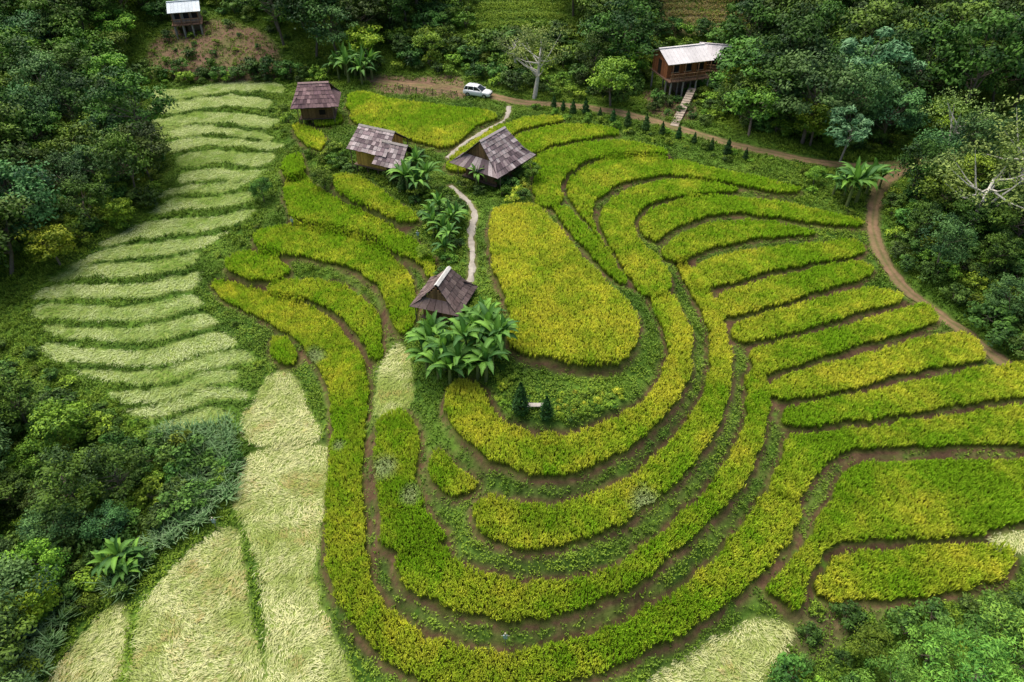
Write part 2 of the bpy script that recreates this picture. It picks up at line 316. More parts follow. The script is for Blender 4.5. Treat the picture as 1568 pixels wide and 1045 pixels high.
# ---------------------------------------------------------------- blades
def blades(name,P,k,h,spread,w,cb,cm,ct,jit=.06,flow=None,mt=None,flat=0.,r=rng,hv=(.65,1.15),bv=.25,tv=0.):
    N=len(P)*k
    if N==0: return
    Bp=np.repeat(P,k,0)+np.c_[r.normal(0,jit,(N,2)),np.zeros(N)]
    an=r.uniform(0,2*math.pi,N) if flow is None else np.repeat(flow,k)+r.normal(0,.45,N)
    dx=np.cos(an);dy=np.sin(an); o=spread*r.uniform(.3,1.3,N); Hh=(np.repeat(h,k) if hasattr(h,'__len__') else h)*r.uniform(hv[0],hv[1],N)
    mid=Bp+np.c_[dx*o*.35,dy*o*.35,Hh*(.68-.2*flat)]; tip=Bp+np.c_[dx*o,dy*o,Hh*r.uniform(.75,1.05,N)*(1-.6*flat)]
    pw=np.c_[-dy,dx,np.zeros(N)]*(w/2*r.uniform(.7,1.3,N))[:,None]
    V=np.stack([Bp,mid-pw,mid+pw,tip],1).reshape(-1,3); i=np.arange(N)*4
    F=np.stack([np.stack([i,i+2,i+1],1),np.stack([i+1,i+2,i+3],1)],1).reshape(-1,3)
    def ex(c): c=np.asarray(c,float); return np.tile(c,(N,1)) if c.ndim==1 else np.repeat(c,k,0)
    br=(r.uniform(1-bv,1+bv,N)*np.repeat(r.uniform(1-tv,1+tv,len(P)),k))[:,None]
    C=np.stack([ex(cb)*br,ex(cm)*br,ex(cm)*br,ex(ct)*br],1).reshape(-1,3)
    return mk(name,V,F,[mt or M_RICE],C)
def pts_in(poly,sp):
    lo=poly.min(0);hi=poly.max(0); X,Y=np.meshgrid(np.arange(lo[0],hi[0],sp),np.arange(lo[1],hi[1],sp),indexing='ij')
    X=X.ravel()+rng.uniform(-.35,.35,X.size)*sp;Y=Y.ravel()+rng.uniform(-.35,.35,Y.size)*sp; m=inside(poly,X,Y); return X[m],Y[m]
LODGE=[(hit(*p),r) for p,r in(((483,552),1.1),((985,778),1.3),((590,722),1.1),((628,762),.9),((545,262),1.5),((520,690),.5))]
tot=0
for kind,z,ripe,poly,slope in fields:
    cen=poly.mean(0)
    if kind=='rice':
        sp=.22+.0012*max(cen[1]-40,0); x,y=pts_in(poly,sp)
        k_=samp(mr,x,y)>.78; x=x[k_];y=y[k_]; tot+=len(x)
        zz=hz(x,y); P=np.c_[x,y,zz]
        n1=fbm(x,y,5,1); rp=np.clip(ripe*.75+(n1-.5)*1.7+(vn(x,y,.5,2)-.5)*.6,0,1)
        sh=(.88+.22*fbm(x,y,2.4,3))[:,None]
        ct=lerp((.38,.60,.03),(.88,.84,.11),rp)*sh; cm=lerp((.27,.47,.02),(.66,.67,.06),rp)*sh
        hh=.74+.10*vn(x,y,1.1,1)
        for (lx,ly),lr in LODGE:
            q=np.clip(1.6-np.hypot(x-lx,(y-ly)*.8)/lr*(1+.6*vn(x,y,.8,3)),0,1); ct=lerp(ct,np.array((.55,.64,.3)),q); cm=lerp(cm,np.array((.42,.52,.2)),q); hh=hh*(1-.4*q)
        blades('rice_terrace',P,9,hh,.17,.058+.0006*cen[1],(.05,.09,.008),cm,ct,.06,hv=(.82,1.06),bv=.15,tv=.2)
    else:
        sp=.3 if not slope else .36; x,y=pts_in(poly,sp); zz=hz(x,y)
        n1=fbm(x,y,3,2)
        if slope:
            tv=np.clip(n1*2.0-.4+(vn(x,y,.7,1)-.5)*.7+.2*math.sin(z*7),0,1)
            ct=lerp((.28,.46,.07),(.74,.82,.42),tv); cm=ct*.85; cb=(.12,.2,.03)
        else:
            ct=lerp((.42,.52,.12),(.88,.88,.48),np.clip(n1*2.2-.5+(vn(x,y,.5,1)-.5)*.7,0,1)); ct=lerp(ct,np.array((.62,.46,.18)),sst(.6,.85,fbm(x,y,2,5)+(rng.random(len(x))-.5)*.25)*.6); cm=ct*.88; cb=(.22,.23,.07)
        fl=fbm(x,y,4,4)*6+1
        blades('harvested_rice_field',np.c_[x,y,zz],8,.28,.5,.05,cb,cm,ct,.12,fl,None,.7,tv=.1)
print('tufts',tot)
FOR={'L1':[(-260,60),(0,70),(110,105),(185,130),(190,175),(225,235),(240,285),(195,322),(105,378),(25,422),(-60,440),(-260,470)],
 'L2':[(-200,600),(0,640),(90,675),(170,715),(215,770),(205,815),(130,870),(70,960),(30,1100),(-150,1150)],
}
forests={k:gpoly(v) for k,v in FOR.items()}
# general grass
n=250000; x=rng.uniform(-78,78,n);y=rng.uniform(13,150,n)
occ=samp(mr,x,y)*1.5+samp(mc,x,y)+samp(mroad,x,y)+samp(soilm,x,y)*.8*(rng.random(n)*1.3)
keep=(np.abs(x)<(y*.77+42*.5)*.95+4)&(occ<.3)&(rng.random(n)>brownness(x,y)*.96)&(rng.random(n)>samp(near,x,y)*.3); x=x[keep];y=y[keep]
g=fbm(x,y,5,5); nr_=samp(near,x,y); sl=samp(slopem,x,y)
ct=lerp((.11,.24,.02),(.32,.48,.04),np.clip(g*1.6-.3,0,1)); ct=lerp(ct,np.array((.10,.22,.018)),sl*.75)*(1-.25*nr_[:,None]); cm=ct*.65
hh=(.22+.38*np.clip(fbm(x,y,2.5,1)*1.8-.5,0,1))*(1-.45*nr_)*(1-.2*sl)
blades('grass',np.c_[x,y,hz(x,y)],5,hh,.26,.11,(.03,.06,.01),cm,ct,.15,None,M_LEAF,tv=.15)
for y0 in(-18,-8,2,12,22,33):
    x,y=pts_in(gpoly([(1000,y0),(1060,y0-2),(1150,y0+1),(1150,y0+6),(1060,y0+4),(1000,y0+5)]),.55); blades('terraced_plot',np.c_[x,y,hz(x,y)],6,.6,.4,.16,(.12,.10,.04),(.36,.30,.11),(.50,.42,.16),.15)
for y0 in(-4,10,25,40):
    x,y=pts_in(gpoly([(722,y0),(800,y0-3),(860,y0),(860,y0+7),(800,y0+5),(722,y0+7)]),.55); blades('terraced_plot',np.c_[x,y,hz(x,y)],6,.6,.4,.16,(.06,.10,.02),(.26,.38,.05),(.42,.54,.08),.15)
# ---------------------------------------------------------------- trees
def leafset(cen,nrm,L,Wd,col,r):
    N=len(cen); d=r.normal(0,1,(N,3)); d-=nrm*(d*nrm).sum(1)[:,None]; d/=np.linalg.norm(d,axis=1)[:,None]+1e-9
    p=np.cross(nrm,d); L=(L*r.uniform(.6,1.3,N))[:,None]; W_=L*Wd
    V=np.stack([cen-d*L*.5,cen-p*W_*.5,cen+p*W_*.5,cen+d*L*.5-nrm*L*.22],1).reshape(-1,3); i=np.arange(N)*4
    F=np.stack([np.stack([i,i+2,i+1],1),np.stack([i+1,i+2,i+3],1)],1).reshape(-1,3)
    return V,F,np.repeat(col,4,0)
def tree(seed,H=8,Rc=3.6,nl=34,npl=150,leaf=.42,lw=.55,c1=(.03,.08,.012),c2=(.09,.19,.025),lump=1.15,bark=(.16,.13,.10),low=.3,open_=0.,tr=.2):
    r=np.random.default_rng(seed); b=Bd(); zc=H*(.5+low*.5); hc=H*(.5-low*.2)
    cs=[]
    while len(cs)<nl:
        p=r.normal(0,1,3); p/=np.linalg.norm(p); q=p*r.uniform(.45,1.12)**.6
        if q[2]<-.55: continue
        cs.append([q[0]*Rc*(.75+.5*r.random()),q[1]*Rc,zc+q[2]*hc*.85])
    cs=np.array(cs); lean=r.normal(0,.4,2)
    t0=np.array([0,0,-.4]); t1=np.array([lean[0],lean[1],H*.28]); t2=np.array([lean[0]*1.6,lean[1]*1.6,H*.62])
    b.tube(t0,t1,tr,tr*.75,bark,0,8); b.tube(t1,t2,tr*.75,tr*.35,bark,0,8)
    for c in cs[:max(9,nl//2)]:
        s=t1+(t2-t1)*r.random(); m=s*.5+c*.5+np.array([0,0,-.25]); b.tube(s,m,tr*.35,tr*.2,bark,0,5); b.tube(m,c,tr*.2,tr*.05,bark,0,4)
    for c in cs:
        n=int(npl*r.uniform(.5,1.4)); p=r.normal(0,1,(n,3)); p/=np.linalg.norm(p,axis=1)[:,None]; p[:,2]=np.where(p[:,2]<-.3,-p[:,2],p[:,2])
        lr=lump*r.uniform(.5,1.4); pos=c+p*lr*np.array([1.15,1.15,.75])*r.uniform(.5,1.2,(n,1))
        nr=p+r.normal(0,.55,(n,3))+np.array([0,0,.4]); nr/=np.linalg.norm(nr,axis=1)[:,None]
        t=np.clip(r.normal(.45,.32)+r.normal(0,.22,n)+.25*p[:,2]-.1,0,1)  # random clump and leaf tint; clump undersides darker, shade painted into leaf colour
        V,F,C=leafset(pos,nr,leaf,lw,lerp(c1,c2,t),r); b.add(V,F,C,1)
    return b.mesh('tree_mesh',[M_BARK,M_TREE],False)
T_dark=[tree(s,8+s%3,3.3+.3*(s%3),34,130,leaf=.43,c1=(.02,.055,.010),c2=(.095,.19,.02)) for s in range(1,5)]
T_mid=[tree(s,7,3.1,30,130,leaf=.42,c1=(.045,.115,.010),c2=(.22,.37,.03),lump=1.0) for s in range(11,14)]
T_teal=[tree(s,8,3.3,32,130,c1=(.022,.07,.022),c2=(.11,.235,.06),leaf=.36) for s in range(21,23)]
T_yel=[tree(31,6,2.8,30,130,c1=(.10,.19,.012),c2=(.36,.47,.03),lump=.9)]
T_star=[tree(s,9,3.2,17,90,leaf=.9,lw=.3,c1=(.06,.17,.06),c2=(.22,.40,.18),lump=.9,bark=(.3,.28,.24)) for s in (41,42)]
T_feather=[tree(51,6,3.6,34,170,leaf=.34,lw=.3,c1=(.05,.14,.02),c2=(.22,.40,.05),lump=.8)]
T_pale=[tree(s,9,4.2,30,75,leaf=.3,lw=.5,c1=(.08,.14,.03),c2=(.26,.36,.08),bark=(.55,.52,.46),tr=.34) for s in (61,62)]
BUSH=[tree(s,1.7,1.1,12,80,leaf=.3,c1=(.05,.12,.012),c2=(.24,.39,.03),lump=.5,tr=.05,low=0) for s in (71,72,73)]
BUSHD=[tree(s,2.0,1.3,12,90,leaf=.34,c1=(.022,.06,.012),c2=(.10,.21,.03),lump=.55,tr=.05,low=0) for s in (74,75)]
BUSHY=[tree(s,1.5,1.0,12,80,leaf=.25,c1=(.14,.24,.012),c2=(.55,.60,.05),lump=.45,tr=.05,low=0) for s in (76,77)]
def place(name,me,px=None,py=None,xy=None,s=1,rz=None,parent=None,sink=0):
    x,y=hit(px,py) if xy is None else xy
    return ob(name,me,parent,(x,y,float(hz(x,y))-sink),random.uniform(0,6.28) if rz is None else rz,s)
blur_f=blur(np.clip(mr+mc+mroad,0,1),5)
def dart(poly,sp,tries=6000,lim=.05):
    lo=poly.min(0);hi=poly.max(0); P=[]
    X=rng.uniform(lo[0],hi[0],tries);Y=rng.uniform(lo[1],hi[1],tries); m=inside(poly,X,Y)
    occ=samp(blur_f,X,Y)
    for x,y,k,o in zip(X,Y,m,occ):
        if not k or o>lim: continue
        if P and (np.hypot(np.array(P)[:,0]-x,np.array(P)[:,1]-y)<sp).any(): continue
        P.append((x,y))
    return P
def scatter(poly,sp,choices,smin,smax,name='broadleaf_tree',parent=None,lim=.05):
    for p in dart(poly,sp,lim=lim):
        g=random.choice(random.choice(choices)); s=smin+(smax-smin)*random.random()**1.3
        place(name,g,xy=p,s=(s*random.uniform(.9,1.15),s,s*random.uniform(.85,1.2)),parent=parent)
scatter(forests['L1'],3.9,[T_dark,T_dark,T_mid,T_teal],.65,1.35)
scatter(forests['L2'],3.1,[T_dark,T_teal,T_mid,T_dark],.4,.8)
fo=empty('forest')
TOP=[gpoly(v) for v in([(-250,-40),(0,-30),(225,-40),(225,40),(205,105),(120,100),(0,70),(-250,50)],
  [(340,-60),(400,-40),(650,-40),(625,40),(560,80),(500,100),(440,90),(415,30),(360,-10)],
  [(860,-30),(985,-30),(960,50),(950,130),(910,140),(890,70)],
  [(1160,-30),(1750,-30),(1800,120),(1560,180),(1430,215),(1300,235),(1190,222),(1125,196),(1130,120),(1150,60)])]
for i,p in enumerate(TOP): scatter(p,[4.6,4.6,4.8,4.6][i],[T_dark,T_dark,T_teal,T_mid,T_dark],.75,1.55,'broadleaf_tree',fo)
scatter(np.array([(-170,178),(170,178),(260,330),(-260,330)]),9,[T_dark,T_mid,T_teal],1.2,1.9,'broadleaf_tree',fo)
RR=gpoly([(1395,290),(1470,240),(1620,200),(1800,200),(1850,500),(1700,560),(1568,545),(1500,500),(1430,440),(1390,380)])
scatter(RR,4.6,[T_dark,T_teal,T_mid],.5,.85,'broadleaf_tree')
ug=empty('undergrowth')
def bushes(pts,sp,ch,a,b,lim=.05): scatter(gpoly(pts),sp,ch,a,b,'shrub',ug,lim)
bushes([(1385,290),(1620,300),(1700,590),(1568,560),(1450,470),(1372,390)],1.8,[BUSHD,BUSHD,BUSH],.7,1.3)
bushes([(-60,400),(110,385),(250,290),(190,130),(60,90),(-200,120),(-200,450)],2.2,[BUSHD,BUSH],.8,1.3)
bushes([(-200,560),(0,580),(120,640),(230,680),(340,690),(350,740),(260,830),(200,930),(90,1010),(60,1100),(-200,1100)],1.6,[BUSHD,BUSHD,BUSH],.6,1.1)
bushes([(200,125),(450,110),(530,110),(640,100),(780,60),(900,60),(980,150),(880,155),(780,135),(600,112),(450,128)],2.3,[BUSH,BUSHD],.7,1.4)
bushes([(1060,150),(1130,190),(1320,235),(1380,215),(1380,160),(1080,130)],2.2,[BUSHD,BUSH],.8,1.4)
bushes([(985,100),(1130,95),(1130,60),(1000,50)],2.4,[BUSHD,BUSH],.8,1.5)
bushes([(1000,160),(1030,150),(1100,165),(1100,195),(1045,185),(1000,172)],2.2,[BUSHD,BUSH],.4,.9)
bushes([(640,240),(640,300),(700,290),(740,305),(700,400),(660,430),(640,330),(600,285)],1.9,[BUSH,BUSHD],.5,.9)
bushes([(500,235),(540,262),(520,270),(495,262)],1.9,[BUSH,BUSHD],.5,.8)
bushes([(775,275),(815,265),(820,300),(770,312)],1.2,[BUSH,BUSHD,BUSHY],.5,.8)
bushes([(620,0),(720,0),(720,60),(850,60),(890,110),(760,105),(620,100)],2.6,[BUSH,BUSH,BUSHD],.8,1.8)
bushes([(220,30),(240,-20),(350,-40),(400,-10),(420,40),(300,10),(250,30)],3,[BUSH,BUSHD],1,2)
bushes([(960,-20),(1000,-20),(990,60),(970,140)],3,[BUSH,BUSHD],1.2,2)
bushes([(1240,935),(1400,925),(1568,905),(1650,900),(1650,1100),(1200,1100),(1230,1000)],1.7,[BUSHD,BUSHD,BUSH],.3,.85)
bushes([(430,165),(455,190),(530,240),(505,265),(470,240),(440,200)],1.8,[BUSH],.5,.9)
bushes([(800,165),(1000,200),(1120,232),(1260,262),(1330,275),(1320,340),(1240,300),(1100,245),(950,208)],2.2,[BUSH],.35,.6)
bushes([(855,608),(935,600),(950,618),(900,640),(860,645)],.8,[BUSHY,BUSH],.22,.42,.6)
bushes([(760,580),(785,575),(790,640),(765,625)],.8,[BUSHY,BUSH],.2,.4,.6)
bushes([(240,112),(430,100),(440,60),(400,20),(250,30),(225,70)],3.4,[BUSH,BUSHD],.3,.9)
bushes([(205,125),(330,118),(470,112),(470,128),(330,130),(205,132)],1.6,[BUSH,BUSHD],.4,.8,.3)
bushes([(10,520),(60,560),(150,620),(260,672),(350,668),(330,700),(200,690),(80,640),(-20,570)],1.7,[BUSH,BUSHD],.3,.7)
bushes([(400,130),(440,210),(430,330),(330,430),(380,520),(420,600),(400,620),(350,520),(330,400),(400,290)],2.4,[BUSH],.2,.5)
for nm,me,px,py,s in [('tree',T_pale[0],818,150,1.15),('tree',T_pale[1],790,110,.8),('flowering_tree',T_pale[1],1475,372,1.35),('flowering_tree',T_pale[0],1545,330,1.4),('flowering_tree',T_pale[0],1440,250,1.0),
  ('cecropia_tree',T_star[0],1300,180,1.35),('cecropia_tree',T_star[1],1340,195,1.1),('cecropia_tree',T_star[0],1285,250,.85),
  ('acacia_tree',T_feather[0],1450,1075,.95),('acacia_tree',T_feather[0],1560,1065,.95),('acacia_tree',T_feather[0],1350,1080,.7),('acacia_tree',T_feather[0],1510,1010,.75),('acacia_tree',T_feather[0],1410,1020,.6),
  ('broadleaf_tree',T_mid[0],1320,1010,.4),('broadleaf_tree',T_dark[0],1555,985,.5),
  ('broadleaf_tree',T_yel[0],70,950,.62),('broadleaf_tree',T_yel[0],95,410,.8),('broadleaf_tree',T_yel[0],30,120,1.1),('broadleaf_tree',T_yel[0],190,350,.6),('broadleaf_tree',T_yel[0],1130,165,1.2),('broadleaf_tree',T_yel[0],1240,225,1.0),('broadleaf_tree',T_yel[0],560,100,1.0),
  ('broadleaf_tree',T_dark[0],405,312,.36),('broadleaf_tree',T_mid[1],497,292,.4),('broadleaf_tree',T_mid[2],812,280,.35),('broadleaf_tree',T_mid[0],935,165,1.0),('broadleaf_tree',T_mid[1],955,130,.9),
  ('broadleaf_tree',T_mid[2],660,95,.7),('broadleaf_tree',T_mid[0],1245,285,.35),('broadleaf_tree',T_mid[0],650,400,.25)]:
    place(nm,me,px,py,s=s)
def cypress(seed):
    r=np.random.default_rng(seed); b=Bd(); b.tube((0,0,-.2),(0,0,2.6),.07,.02,(.12,.09,.06),0)
    n=1500; h=r.uniform(0,1,n)**1.2; rad=.62*np.sin(np.clip((1-h)*1.9,0,1.57))*r.uniform(.6,1.1,n)*(1+.25*np.sin(h*23+3)); an=r.uniform(0,6.28,n)
    p=np.c_[np.cos(an)*rad,np.sin(an)*rad,.25+h*2.9]; nr=np.c_[np.cos(an),np.sin(an),np.full(n,.3)]+r.normal(0,.4,(n,3)); nr/=np.linalg.norm(nr,axis=1)[:,None]
    V,F,C=leafset(p,nr,.26,.5,lerp((.015,.05,.012),(.06,.15,.03),r.random(n)),r); b.add(V,F,C,1); return b.mesh('cypress_mesh',[M_BARK,M_TREE],False)
CY=[cypress(1),cypress(2)]
for i,(px,py) in enumerate([(862,172),(877,176),(896,178),(918,186),(938,190),(960,196),(988,202),(1013,208),(1038,214),(1062,222),(1088,232),(1112,240),(1140,246),(848,168)]): place('cypress_tree',CY[i%2],px,py,s=random.uniform(.55,.85))
place('cypress_tree',CY[0],797,636,s=1.15); place('cypress_tree',CY[1],836,645,s=.85)
def banana(seed,H=2.3,nL=10):
    r=np.random.default_rng(seed); b=Bd(); b.tube((0,0,-.3),(0,0,H),.2,.12,(.16,.19,.06),0,8)
    for k in range(nL):
        az=k*2.4+r.normal(0,.25); el=math.radians(r.uniform(35,80)) if k>1 else math.radians(84); Lf=r.uniform(2.1,3.0); dr=r.uniform(1.3,2.3) if k>1 else .5
        n=12; p=np.array([0,0,H-.15]); seg=Lf/n; pr=np.array([-math.sin(az),math.cos(az),0]); V=[];C=[]
        tint=lerp((.035,.115,.016),(.15,.32,.03),r.random()**1.5)
        for i in range(n+1):
            s=i/n; e=el-dr*s**1.3; d=np.array([math.cos(az)*math.cos(e),math.sin(az)*math.cos(e),math.sin(e)]); up=np.cross(d,pr)*-1
            if up[2]<0: up=-up
            w=(.03 if s<.14 else .33*math.sin(math.pi*min(1,((s-.1)/.9))**.75)+.02)*r.uniform(.7,1.12)
            V+=[p-pr*w+up*w*.3,p,p+pr*w+up*w*.3]; C+=[tint*r.uniform(.8,1.1),tint*1.5+.03,tint*r.uniform(.8,1.1)]
            p=p+d*seg
        F=[]
        for i in range(n):
            for j in(0,1): q=i*3+j; F+=[(q,q+1,q+4),(q,q+4,q+3)]
        b.add(V,F,np.array(C),1)
    return b.mesh('banana_mesh',[M_BARK,M_LEAF],False)
BN=[banana(i,1.7+.3*i,12+i%3) for i in range(5)]
def ban(l,a=.8,b=1.1):
    for px,py in l: place('banana_plant',random.choice(BN),px,py,s=random.uniform(a,b))
ban([(662,556),(682,570),(705,584),(732,580),(755,570),(690,556),(715,558),(740,548),(664,540),(762,552),(705,540),(728,534),(750,534),(648,550),(690,590),(772,542),(720,522),(742,514),(655,570),(672,584),(745,585)],.8,1.1)
ban([(625,300),(640,305),(655,290),(618,290),(640,280)],.9,1.1)
ban([(665,365),(680,370),(692,355),(675,345),(690,385),(662,350),(700,345),(682,395)],.7,.9)
ban([(520,125),(535,130),(555,132),(570,122),(545,120),(530,118),(560,125)],1.1,1.35)
ban([(1290,308),(1310,312),(1325,300),(1300,295),(1345,290),(1275,300),(1295,320)],.95,1.2)
ban([(175,882),(200,890),(195,870),(215,868)],.65,.85); ban([(930,40),(950,45),(940,30)],1.5,1.8); ban([(20,890),(85,880)],.7,.8); ban([(745,285),(730,290)],.6,.8)
P=[]
for pts in([(350,690),(372,710),(365,760),(300,820),(230,870),(190,930),(165,915),(215,850),(270,770),(310,715)],[(120,930),(60,1060),(0,1100),(-40,1000),(60,940)],[(360,650),(330,660),(250,670),(260,690),(350,700)]):
    x,y=pts_in(gpoly(pts),.8); P.append(np.c_[x,y,hz(x,y)])
P=np.vstack(P); g=rng.random(len(P)); blades('reed_grass',P,30,1.5,1.15,.09,(.03,.07,.02),lerp((.08,.18,.05),(.14,.27,.09),g),lerp((.18,.33,.12),(.34,.48,.25),g),.15,None,M_LEAF,tv=.2)
# ---------------------------------------------------------------- huts
def roofs(b,L,segs,cols,cap=(.3,.27,.25),sh=.5,rowh=.55,m=0,r=random.Random(3)):
    for sd in(-1,1):
        for (w0,z0,l0),(w1,z1,l1) in zip(segs[:-1],segs[1:]):
            ln=math.hypot(w1-w0,z1-z0); rows=max(2,int(ln/rowh))
            b.slab((-l0/2,sd*w0,z0-.08),(l0/2,sd*w0,z0-.08),(l1/2,sd*w1,z1-.08),(-l1/2,sd*w1,z1-.08),.05*(1 if sd>0 else -1),(.06,.045,.04),m)
            for i in range(rows):
                a=i/rows; c=min(1.03,(i+1.15)/rows); wa=w0+(w1-w0)*a; wc=w0+(w1-w0)*c; za=z0+(z1-z0)*a; zc=z0+(z1-z0)*c; la=l0+(l1-l0)*a; lc=l0+(l1-l0)*c
                n=max(2,int((la+lc)/2/sh))
                for k in range(n):
                    u0=(k+.03)/n-.5;u1=(k+.97)/n-.5; col=np.array(r.choice(cols))*r.uniform(.65,1.35); lift=r.uniform(.03,.09); up=r.uniform(0,.03)
                    b.slab((u0*la,sd*wa,za+up),(u1*la,sd*wa,za+up),(u1*lc,sd*wc,zc+lift+up),(u0*lc,sd*wc,zc+lift+up+r.uniform(-.01,.03)),-.03*(1 if sd>0 else -1),col,m)
    L0=segs[0][2]; z=segs[0][1]
    for sd in(-1,1): b.slab((-L0/2-.05,0,z+.12),(L0/2+.05,0,z+.12),(L0/2+.05,sd*.24,z-.06),(-L0/2-.05,sd*.24,z-.06),-.03*(1 if sd>0 else -1),cap,m)
    for sd in(-1,1):
        if len(segs)>2:
            (w0,z0,l0),(w1,z1,l1)=segs[1],segs[2]; zt=z0+.02
            n=max(3,int(2*w0/.5))
            for k in range(n):
                u0=(k/n*2-1);u1=((k+.94)/n*2-1); col=np.array(r.choice(cols))*r.uniform(.65,1.3)
                b.slab((sd*(l0/2-.5),u0*w0,zt+.25),(sd*(l0/2-.5),u1*w0,zt+.25),(sd*l1/2,u1*w1,z1+.06),(sd*l1/2,u0*w1,z1+.06),.03*sd,col,m)
def hut(name,px,py,rz,L,W,wall,stilt,segs,cols,wallc=(.17,.10,.05),cap=(.3,.27,.25),wing=None,s=1):
    x,y=hit(px,py); z=float(hz(x,y)); E=empty(name,(x,y,z),rz,s)
    b=Bd(); roofs(b,L,segs,cols,cap)
    if wing:
        off,segw,Lw=wing; b2=Bd(); roofs(b2,Lw,segw,cols,cap); o=b2.mesh('wing_roof',[M_WOOD],parent=E); o.location=off
    b.mesh('roof',[M_WOOD],parent=E)
    b=Bd(); r=random.Random(5)
    for sx in(-1,1):
        n=int(W/.22)
        for k in range(n):
            yy=-W/2+(k+.5)*W/n; top=segs[0][1]-.2-(abs(yy)/segs[1][0])*(segs[0][1]-segs[1][1]) if abs(yy)<segs[1][0] else segs[-1][1]
            b.box((sx*L/2*.8,yy,(stilt+top)/2),(.06,W/n*.94,top-stilt),np.array(wallc)*r.uniform(.7,1.3))
    for sy in(-1,1):
        n=int(L*.8/.22); top=segs[-1][1]+.25
        for k in range(n):
            xx=-L*.4+(k+.5)*L*.8/n; b.box((xx,sy*W/2,(stilt+top)/2),(L*.8/n*.94,.06,top-stilt),np.array(wallc)*r.uniform(.7,1.3))
        b.box((L*.15,sy*(W/2+.04),stilt+.9),(.9,.06,.8),(.015,.012,.01)); b.box((L*.15,sy*(W/2+.06),stilt+1.33),(1.1,.08,.07),wallc); b.box((L*.15,sy*(W/2+.06),stilt+.47),(1.1,.08,.07),wallc)
    b.box((-L*.4-.05,0,stilt+.95),(.07,.8,1.8),(.05,.03,.02))
    b.mesh('walls',[M_WOOD],parent=E)
    b=Bd(); b.box((0,0,stilt-.06),(L*.95,W*1.12,.1),(.14,.10,.07))
    for sx in(-1,-.33,.33,1):
        for sy in(-1,1): b.tube((sx*L*.42,sy*W*.5,-.6),(sx*L*.42,sy*W*.5,stilt),.1,.09,(.12,.09,.06))
    for sx in(-1,1):
        for sy in(-1,1): b.tube((sx*L*.46,sy*segs[-1][0]*.88,-.6),(sx*L*.46,sy*segs[-1][0]*.88,segs[-1][1]+.1),.07,.06,(.16,.12,.09))
    b.mesh('stilts_and_floor',[M_WOOD],parent=E); return E
red=[(.23,.145,.15),(.18,.11,.12),(.28,.18,.18)]; gry=[(.22,.165,.175),(.15,.11,.12),(.29,.23,.23),(.38,.32,.32)]
hut('wooden_hut',490,184,.12,5.6,3.6,2,.9,[(0,5.6,4.4),(1.9,3.9,6.0),(2.9,2.9,7.0)],red,cap=(.32,.22,.21))
hut('wooden_hut',585,256,-.45,5.6,3.8,2,.7,[(0,5.0,5.2),(2.8,3.0,5.8)],gry,wallc=(.46,.28,.07),wing=((3.3,-1.2,-.5),[(0,4.7,3.6),(2.4,2.7,4.0)],3.6),s=1.08)
hut('wooden_hut',755,270,.95,6.4,4.8,2,.5,[(0,5.6,5.2),(2.5,3.3,6.6),(3.8,2.3,8.2)],gry,cap=(.42,.36,.36),s=1.02)
hut('wooden_hut',682,476,1.25,4.4,3.0,2,.2,[(0,4.0,3.2),(1.5,2.4,4.2),(2.5,1.6,5.2)],[(.13,.09,.085),(.17,.125,.115),(.14,.10,.095)],cap=(.6,.58,.55),s=1.05)
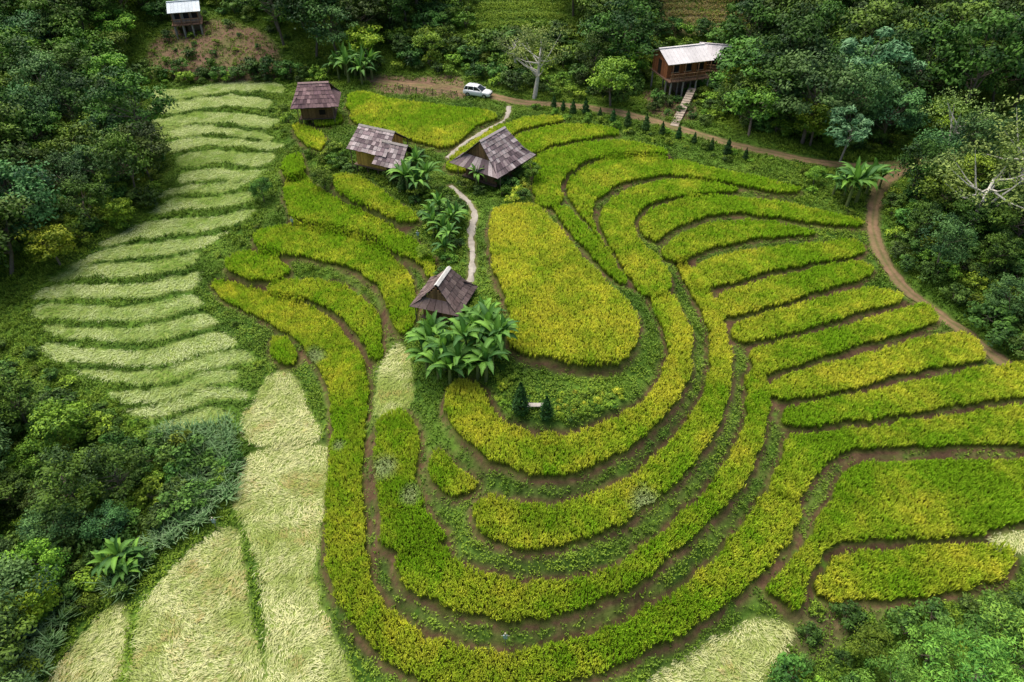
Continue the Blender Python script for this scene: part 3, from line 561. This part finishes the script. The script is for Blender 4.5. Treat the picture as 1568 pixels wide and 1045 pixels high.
def house(name,px,py,rz,L,W,f1,f2,wallc,roofc,s=1,veranda=True):
    x,y=hit(px,py); z=float(hz(x,y)); E=empty(name,(x,y,z),rz,s); b=Bd(); r=random.Random(9)
    b.box((0,0,(f1+f2)/2),(L,W,f2-f1),np.array(wallc)*.8)
    n=int(L/.28)
    for k in range(n): b.box((-L/2+(k+.5)*L/n,-W/2-.03,(f1+f2)/2),(L/n*.92,.05,f2-f1-.04),np.array(wallc)*r.uniform(.7,1.2))
    n=int(W/.28)
    for k in range(n): b.box((-L/2-.03,-W/2+(k+.5)*W/n,(f1+f2)/2),(.05,W/n*.92,f2-f1-.04),np.array(wallc)*r.uniform(.7,1.2))
    # enclosed lower room between the stilts
    b.box((L*.18,W*.1,f1/2-.5),(L*.5,W*.7,f1+.7),(.22,.17,.13))
    b.mesh('walls',[M_WOOD],parent=E); b=Bd()
    for u in(-.3,.02,.34): b.box((u*L,-W/2-.08,(f1+f2)/2+.15),(1.0,.06,.95),(.02,.02,.025)); b.box((u*L,-W/2-.10,(f1+f2)/2+.68),(1.2,.08,.08),(.5,.4,.3)); b.box((u*L,-W/2-.10,(f1+f2)/2-.38),(1.2,.08,.08),(.5,.4,.3))
    b.box((-L/2-.07,0,f1+1),(.06,.9,1.9),(.04,.03,.02)); b.mesh('windows_and_door',[M_WOOD],parent=E); b=Bd()
    b.box((0,-.6,f1-.08),(L+.6,W+1.8,.14),(.2,.12,.08))
    for sx in(-1,-.35,.35,1):
        for sy in(-W/2-1.3,-W/2+.1,W/2-.1): b.tube((sx*L*.48,sy,-1.5),(sx*L*.48,sy,f1-.1),.13,.13,(.34,.31,.28),0,8)
        b.tube((sx*L*.48,-W/2-1.35,f1),(sx*L*.48,-W/2-1.35,f2),.07,.07,(.25,.13,.07))
    for zz in(.45,.9): b.box((0,-W/2-1.38,f1+zz),(L+.4,.06,.07),(.35,.2,.11))
    for k in range(int(L/.35)): b.box((-L/2+k*.35,-W/2-1.37,f1+.45),(.05,.04,.85),(.30,.17,.09))
    b.mesh('veranda_and_stilts',[M_WOOD],parent=E); b=Bd()
    h=1.2
    for sd in(-1,1):
        wy=W/2+(1.0 if sd<0 else .6); n=int(L/.5)
        for k in range(n):
            x0=-L/2-.5+k*(L+1)/n;x1=x0+(L+1)/n-.02
            b.slab((x0,0,f2+h),(x1,0,f2+h),(x1,sd*wy,f2-.02),(x0,sd*wy,f2-.02),-.05*(1 if sd>0 else -1),np.array(roofc)*random.uniform(.82,1.05))
    b.box((0,0,f2+h+.04),(L+1,.35,.07),roofc); b.mesh('roof',[M_METAL],parent=E)
    b=Bd()
    for sx in(-1,1): b.add([(sx*L/2,-W/2,f2),(sx*L/2,W/2,f2),(sx*L/2,0,f2+h-.2)],[(0,1,2)],np.array(wallc)*.8)
    b.mesh('gables',[M_WOOD],parent=E); return E
house('stilt_house',1034,140,.3,6.0,4.4,2.8,5.0,(.36,.14,.06),(.66,.63,.63),1.15); house('annex_house',1086,122,-.25,3.8,3.6,2.2,4.0,(.26,.18,.13),(.58,.54,.56),1.1)
house('field_shed',292,46,.3,4.6,3.6,1.6,3.6,(.3,.28,.26),(.5,.58,.64))
x0,y0=hit(1032,194); x1,y1=hit(1058,150); z0=float(hz(x0,y0));z1=float(hz(x1,y1))+1.6; b=Bd(); n=16; an=math.atan2(y1-y0,x1-x0)
for k in range(n):
    t=(k+.5)/n; b.box((x0+(x1-x0)*t,y0+(y1-y0)*t,z0+(z1-z0)*t-.5),(math.hypot(x1-x0,y1-y0)/n,1.2,1.1),(.36,.30,.24),0,an)
b.mesh('concrete_stairs',[M_PATH])
# ---------------------------------------------------------------- car
def car(px,py,rz):
    x,y=hit(px,py); E=empty('parked_car',(x,y,float(hz(x,y))+.04),rz)
    def loft(b,st,col=(1,1,1)):
        rings=[]
        for X,hw,zl,zt in st:
            r_=min(.14,(zt-zl)*.3); rings.append([(X,-hw+.06,zl),(X,-hw,zl+r_),(X,-hw,zt-r_*1.3),(X,-hw+.07,zt-.02),(X,-hw*.5,zt),(X,hw*.5,zt),(X,hw-.07,zt-.02),(X,hw,zt-r_*1.3),(X,hw,zl+r_),(X,hw-.06,zl)])
        n=10;F=[];V=np.array(rings).reshape(-1,3)
        for i in range(len(st)-1):
            for j in range(n): k=(j+1)%n; F+=[(i*n+j,i*n+k,(i+1)*n+k),(i*n+j,(i+1)*n+k,(i+1)*n+j)]
        for base_ in(0,(len(st)-1)*n): F+=[(base_,base_+j,base_+j+1) for j in range(1,n-1)]
        b.add(V,F,col)
    b=Bd(); loft(b,[(-2.32,.72,.5,.85),(-2.25,.84,.38,1.0),(-1.9,.92,.3,1.08),(-1,.94,.28,1.08),(.2,.94,.28,1.06),(1.0,.93,.28,1.03),(1.7,.9,.3,.96),(2.15,.83,.34,.82),(2.3,.7,.4,.66)])
    b.mesh('body',[M_PAINT],parent=E,smoothf=True)
    b=Bd(); loft(b,[(-2.15,.78,1.0,1.1),(-1.85,.74,1.0,1.58),(-1.0,.73,1.0,1.64),(.0,.72,1.0,1.62),(.55,.74,1.0,1.35),(1.05,.8,.98,1.06)]); b.mesh('windows',[M_GLASS],parent=E)
    b=Bd(); loft(b,[(-1.9,.62,1.56,1.61),(-1.7,.70,1.58,1.66),(-.8,.71,1.6,1.70),(0,.69,1.58,1.67),(.15,.64,1.55,1.61)])
    for sy in(-1,1):
        for (xa,za),(xb,zb) in(((.12,1.6),(1.0,1.05)),((-1.85,1.58),(-2.1,1.05)),((-.45,1.62),(-.42,1.05)),((-1.35,1.62),(-1.45,1.05))): b.tube((xa,sy*.70,za),(xb,sy*.83,zb),.045,.05,(1,1,1),0,5)
        b.box((.85,sy*1.0,1.1),(.16,.18,.13),(1,1,1)); b.box((-.9,sy*.55,1.74),(1.5,.04,.04),(1,1,1))
    b.mesh('roof_and_pillars',[M_PAINT],parent=E)
    b=Bd()
    for X in(-1.42,1.42):
        for sy in(-1,1): b.tube((X,sy*.70,.35),(X,sy*.96,.35),.36,.36,(0,0,0),0,18,True); b.tube((X,sy*.9,.35),(X,sy*.975,.35),.2,.2,(0,0,0),1,12,True)
    b.box((2.28,0,.6),(.06,1.0,.2),(0,0,0)); b.box((0,0,.3),(3.6,1.7,.1),(0,0,0))
    b.mesh('wheels_and_grille',[M_RUB,M_RIM],parent=E)
    b=Bd()
    for sy in(-1,1): b.box((2.17,sy*.6,.76),(.14,.34,.13),(0,0,0))
    b.mesh('headlights',[M_RIM],parent=E); b=Bd()
    for sy in(-1,1): b.box((-2.26,sy*.68,.92),(.08,.22,.22),(.4,.02,.02))
    b.mesh('tail_lights',[M_METAL],parent=E)
car(732,148,-.35)
for px,py in((774,992),(450,352),(641,372),(333,812)):
    x,y=hit(px,py); z=float(hz(x,y)); b=Bd(); b.tube((0,0,-.2),(0,0,1.5),.035,.03,(.3,.28,.23)); b.tube((-.3,0,1.2),(.3,0,1.2),.025,.025,(.3,.28,.23)); b.box((0,0,1.05),(.28,.08,.45),(.30,.42,.42))
    b.tube((0,0,1.35),(0,0,1.55),.08,.06,(.4,.36,.25),0,8,True); b.mesh('scarecrow',[M_PATH]).location=(x,y,z)
b=Bd()
for sx in(-.6,.6): b.box((sx,0,.22),(.1,.4,.44),(.3,.28,.25))
b.box((0,0,.47),(1.5,.45,.07),(.4,.37,.33)); x,y=hit(820,628); b.mesh('garden_bench',[M_PATH]).location=(x,y,float(hz(x,y)))
b=Bd(); P=gline([(610,138),(650,146),(700,150)],4)
for i,p in enumerate(P):
    z=float(hz(*p)); b.tube((p[0],p[1],z-.2),(p[0],p[1],z+1.1),.06,.05,(.16,.12,.08))
    if i:
        for h in(.5,.95): b.tube((q[0],q[1],qz+h),(p[0],p[1],z+h),.035,.035,(.2,.15,.1))
    q=p;qz=z
b.mesh('wooden_fence',[M_WOOD])
# ---------------------------------------------------------------- light, world, camera
EL=math.radians(64); AZ=math.radians(-40)
w=bpy.data.worlds.new('World'); sc.world=w; w.use_nodes=True; nt=w.node_tree
sky=nt.nodes.new('ShaderNodeTexSky'); sky.sky_type='NISHITA'; sky.sun_disc=False; sky.sun_elevation=EL; sky.sun_rotation=AZ; sky.dust_density=4
nt.links.new(sky.outputs[0],nt.nodes['Background'].inputs[0]); nt.nodes['Background'].inputs[1].default_value=.15
sd=bpy.data.lights.new('sun','SUN'); sd.energy=4.2; sd.angle=math.radians(60); sd.color=(1,.94,.83); so=bpy.data.objects.new('sun',sd); sc.collection.objects.link(so)
dv=Vector((math.sin(AZ)*math.cos(EL),math.cos(AZ)*math.cos(EL),math.sin(EL))); so.rotation_euler=dv.to_track_quat('Z','Y').to_euler()
cd=bpy.data.cameras.new('camera'); cd.sensor_width=36; cd.lens=36*FP/WP; cd.clip_end=6000; co=bpy.data.objects.new('camera',cd); sc.collection.objects.link(co)
co.location=(0,0,CH); co.rotation_euler=(math.pi/2-PITCH,0,0); sc.camera=co
sc.view_settings.view_transform='Standard'; sc.view_settings.look='None'; sc.view_settings.exposure=0
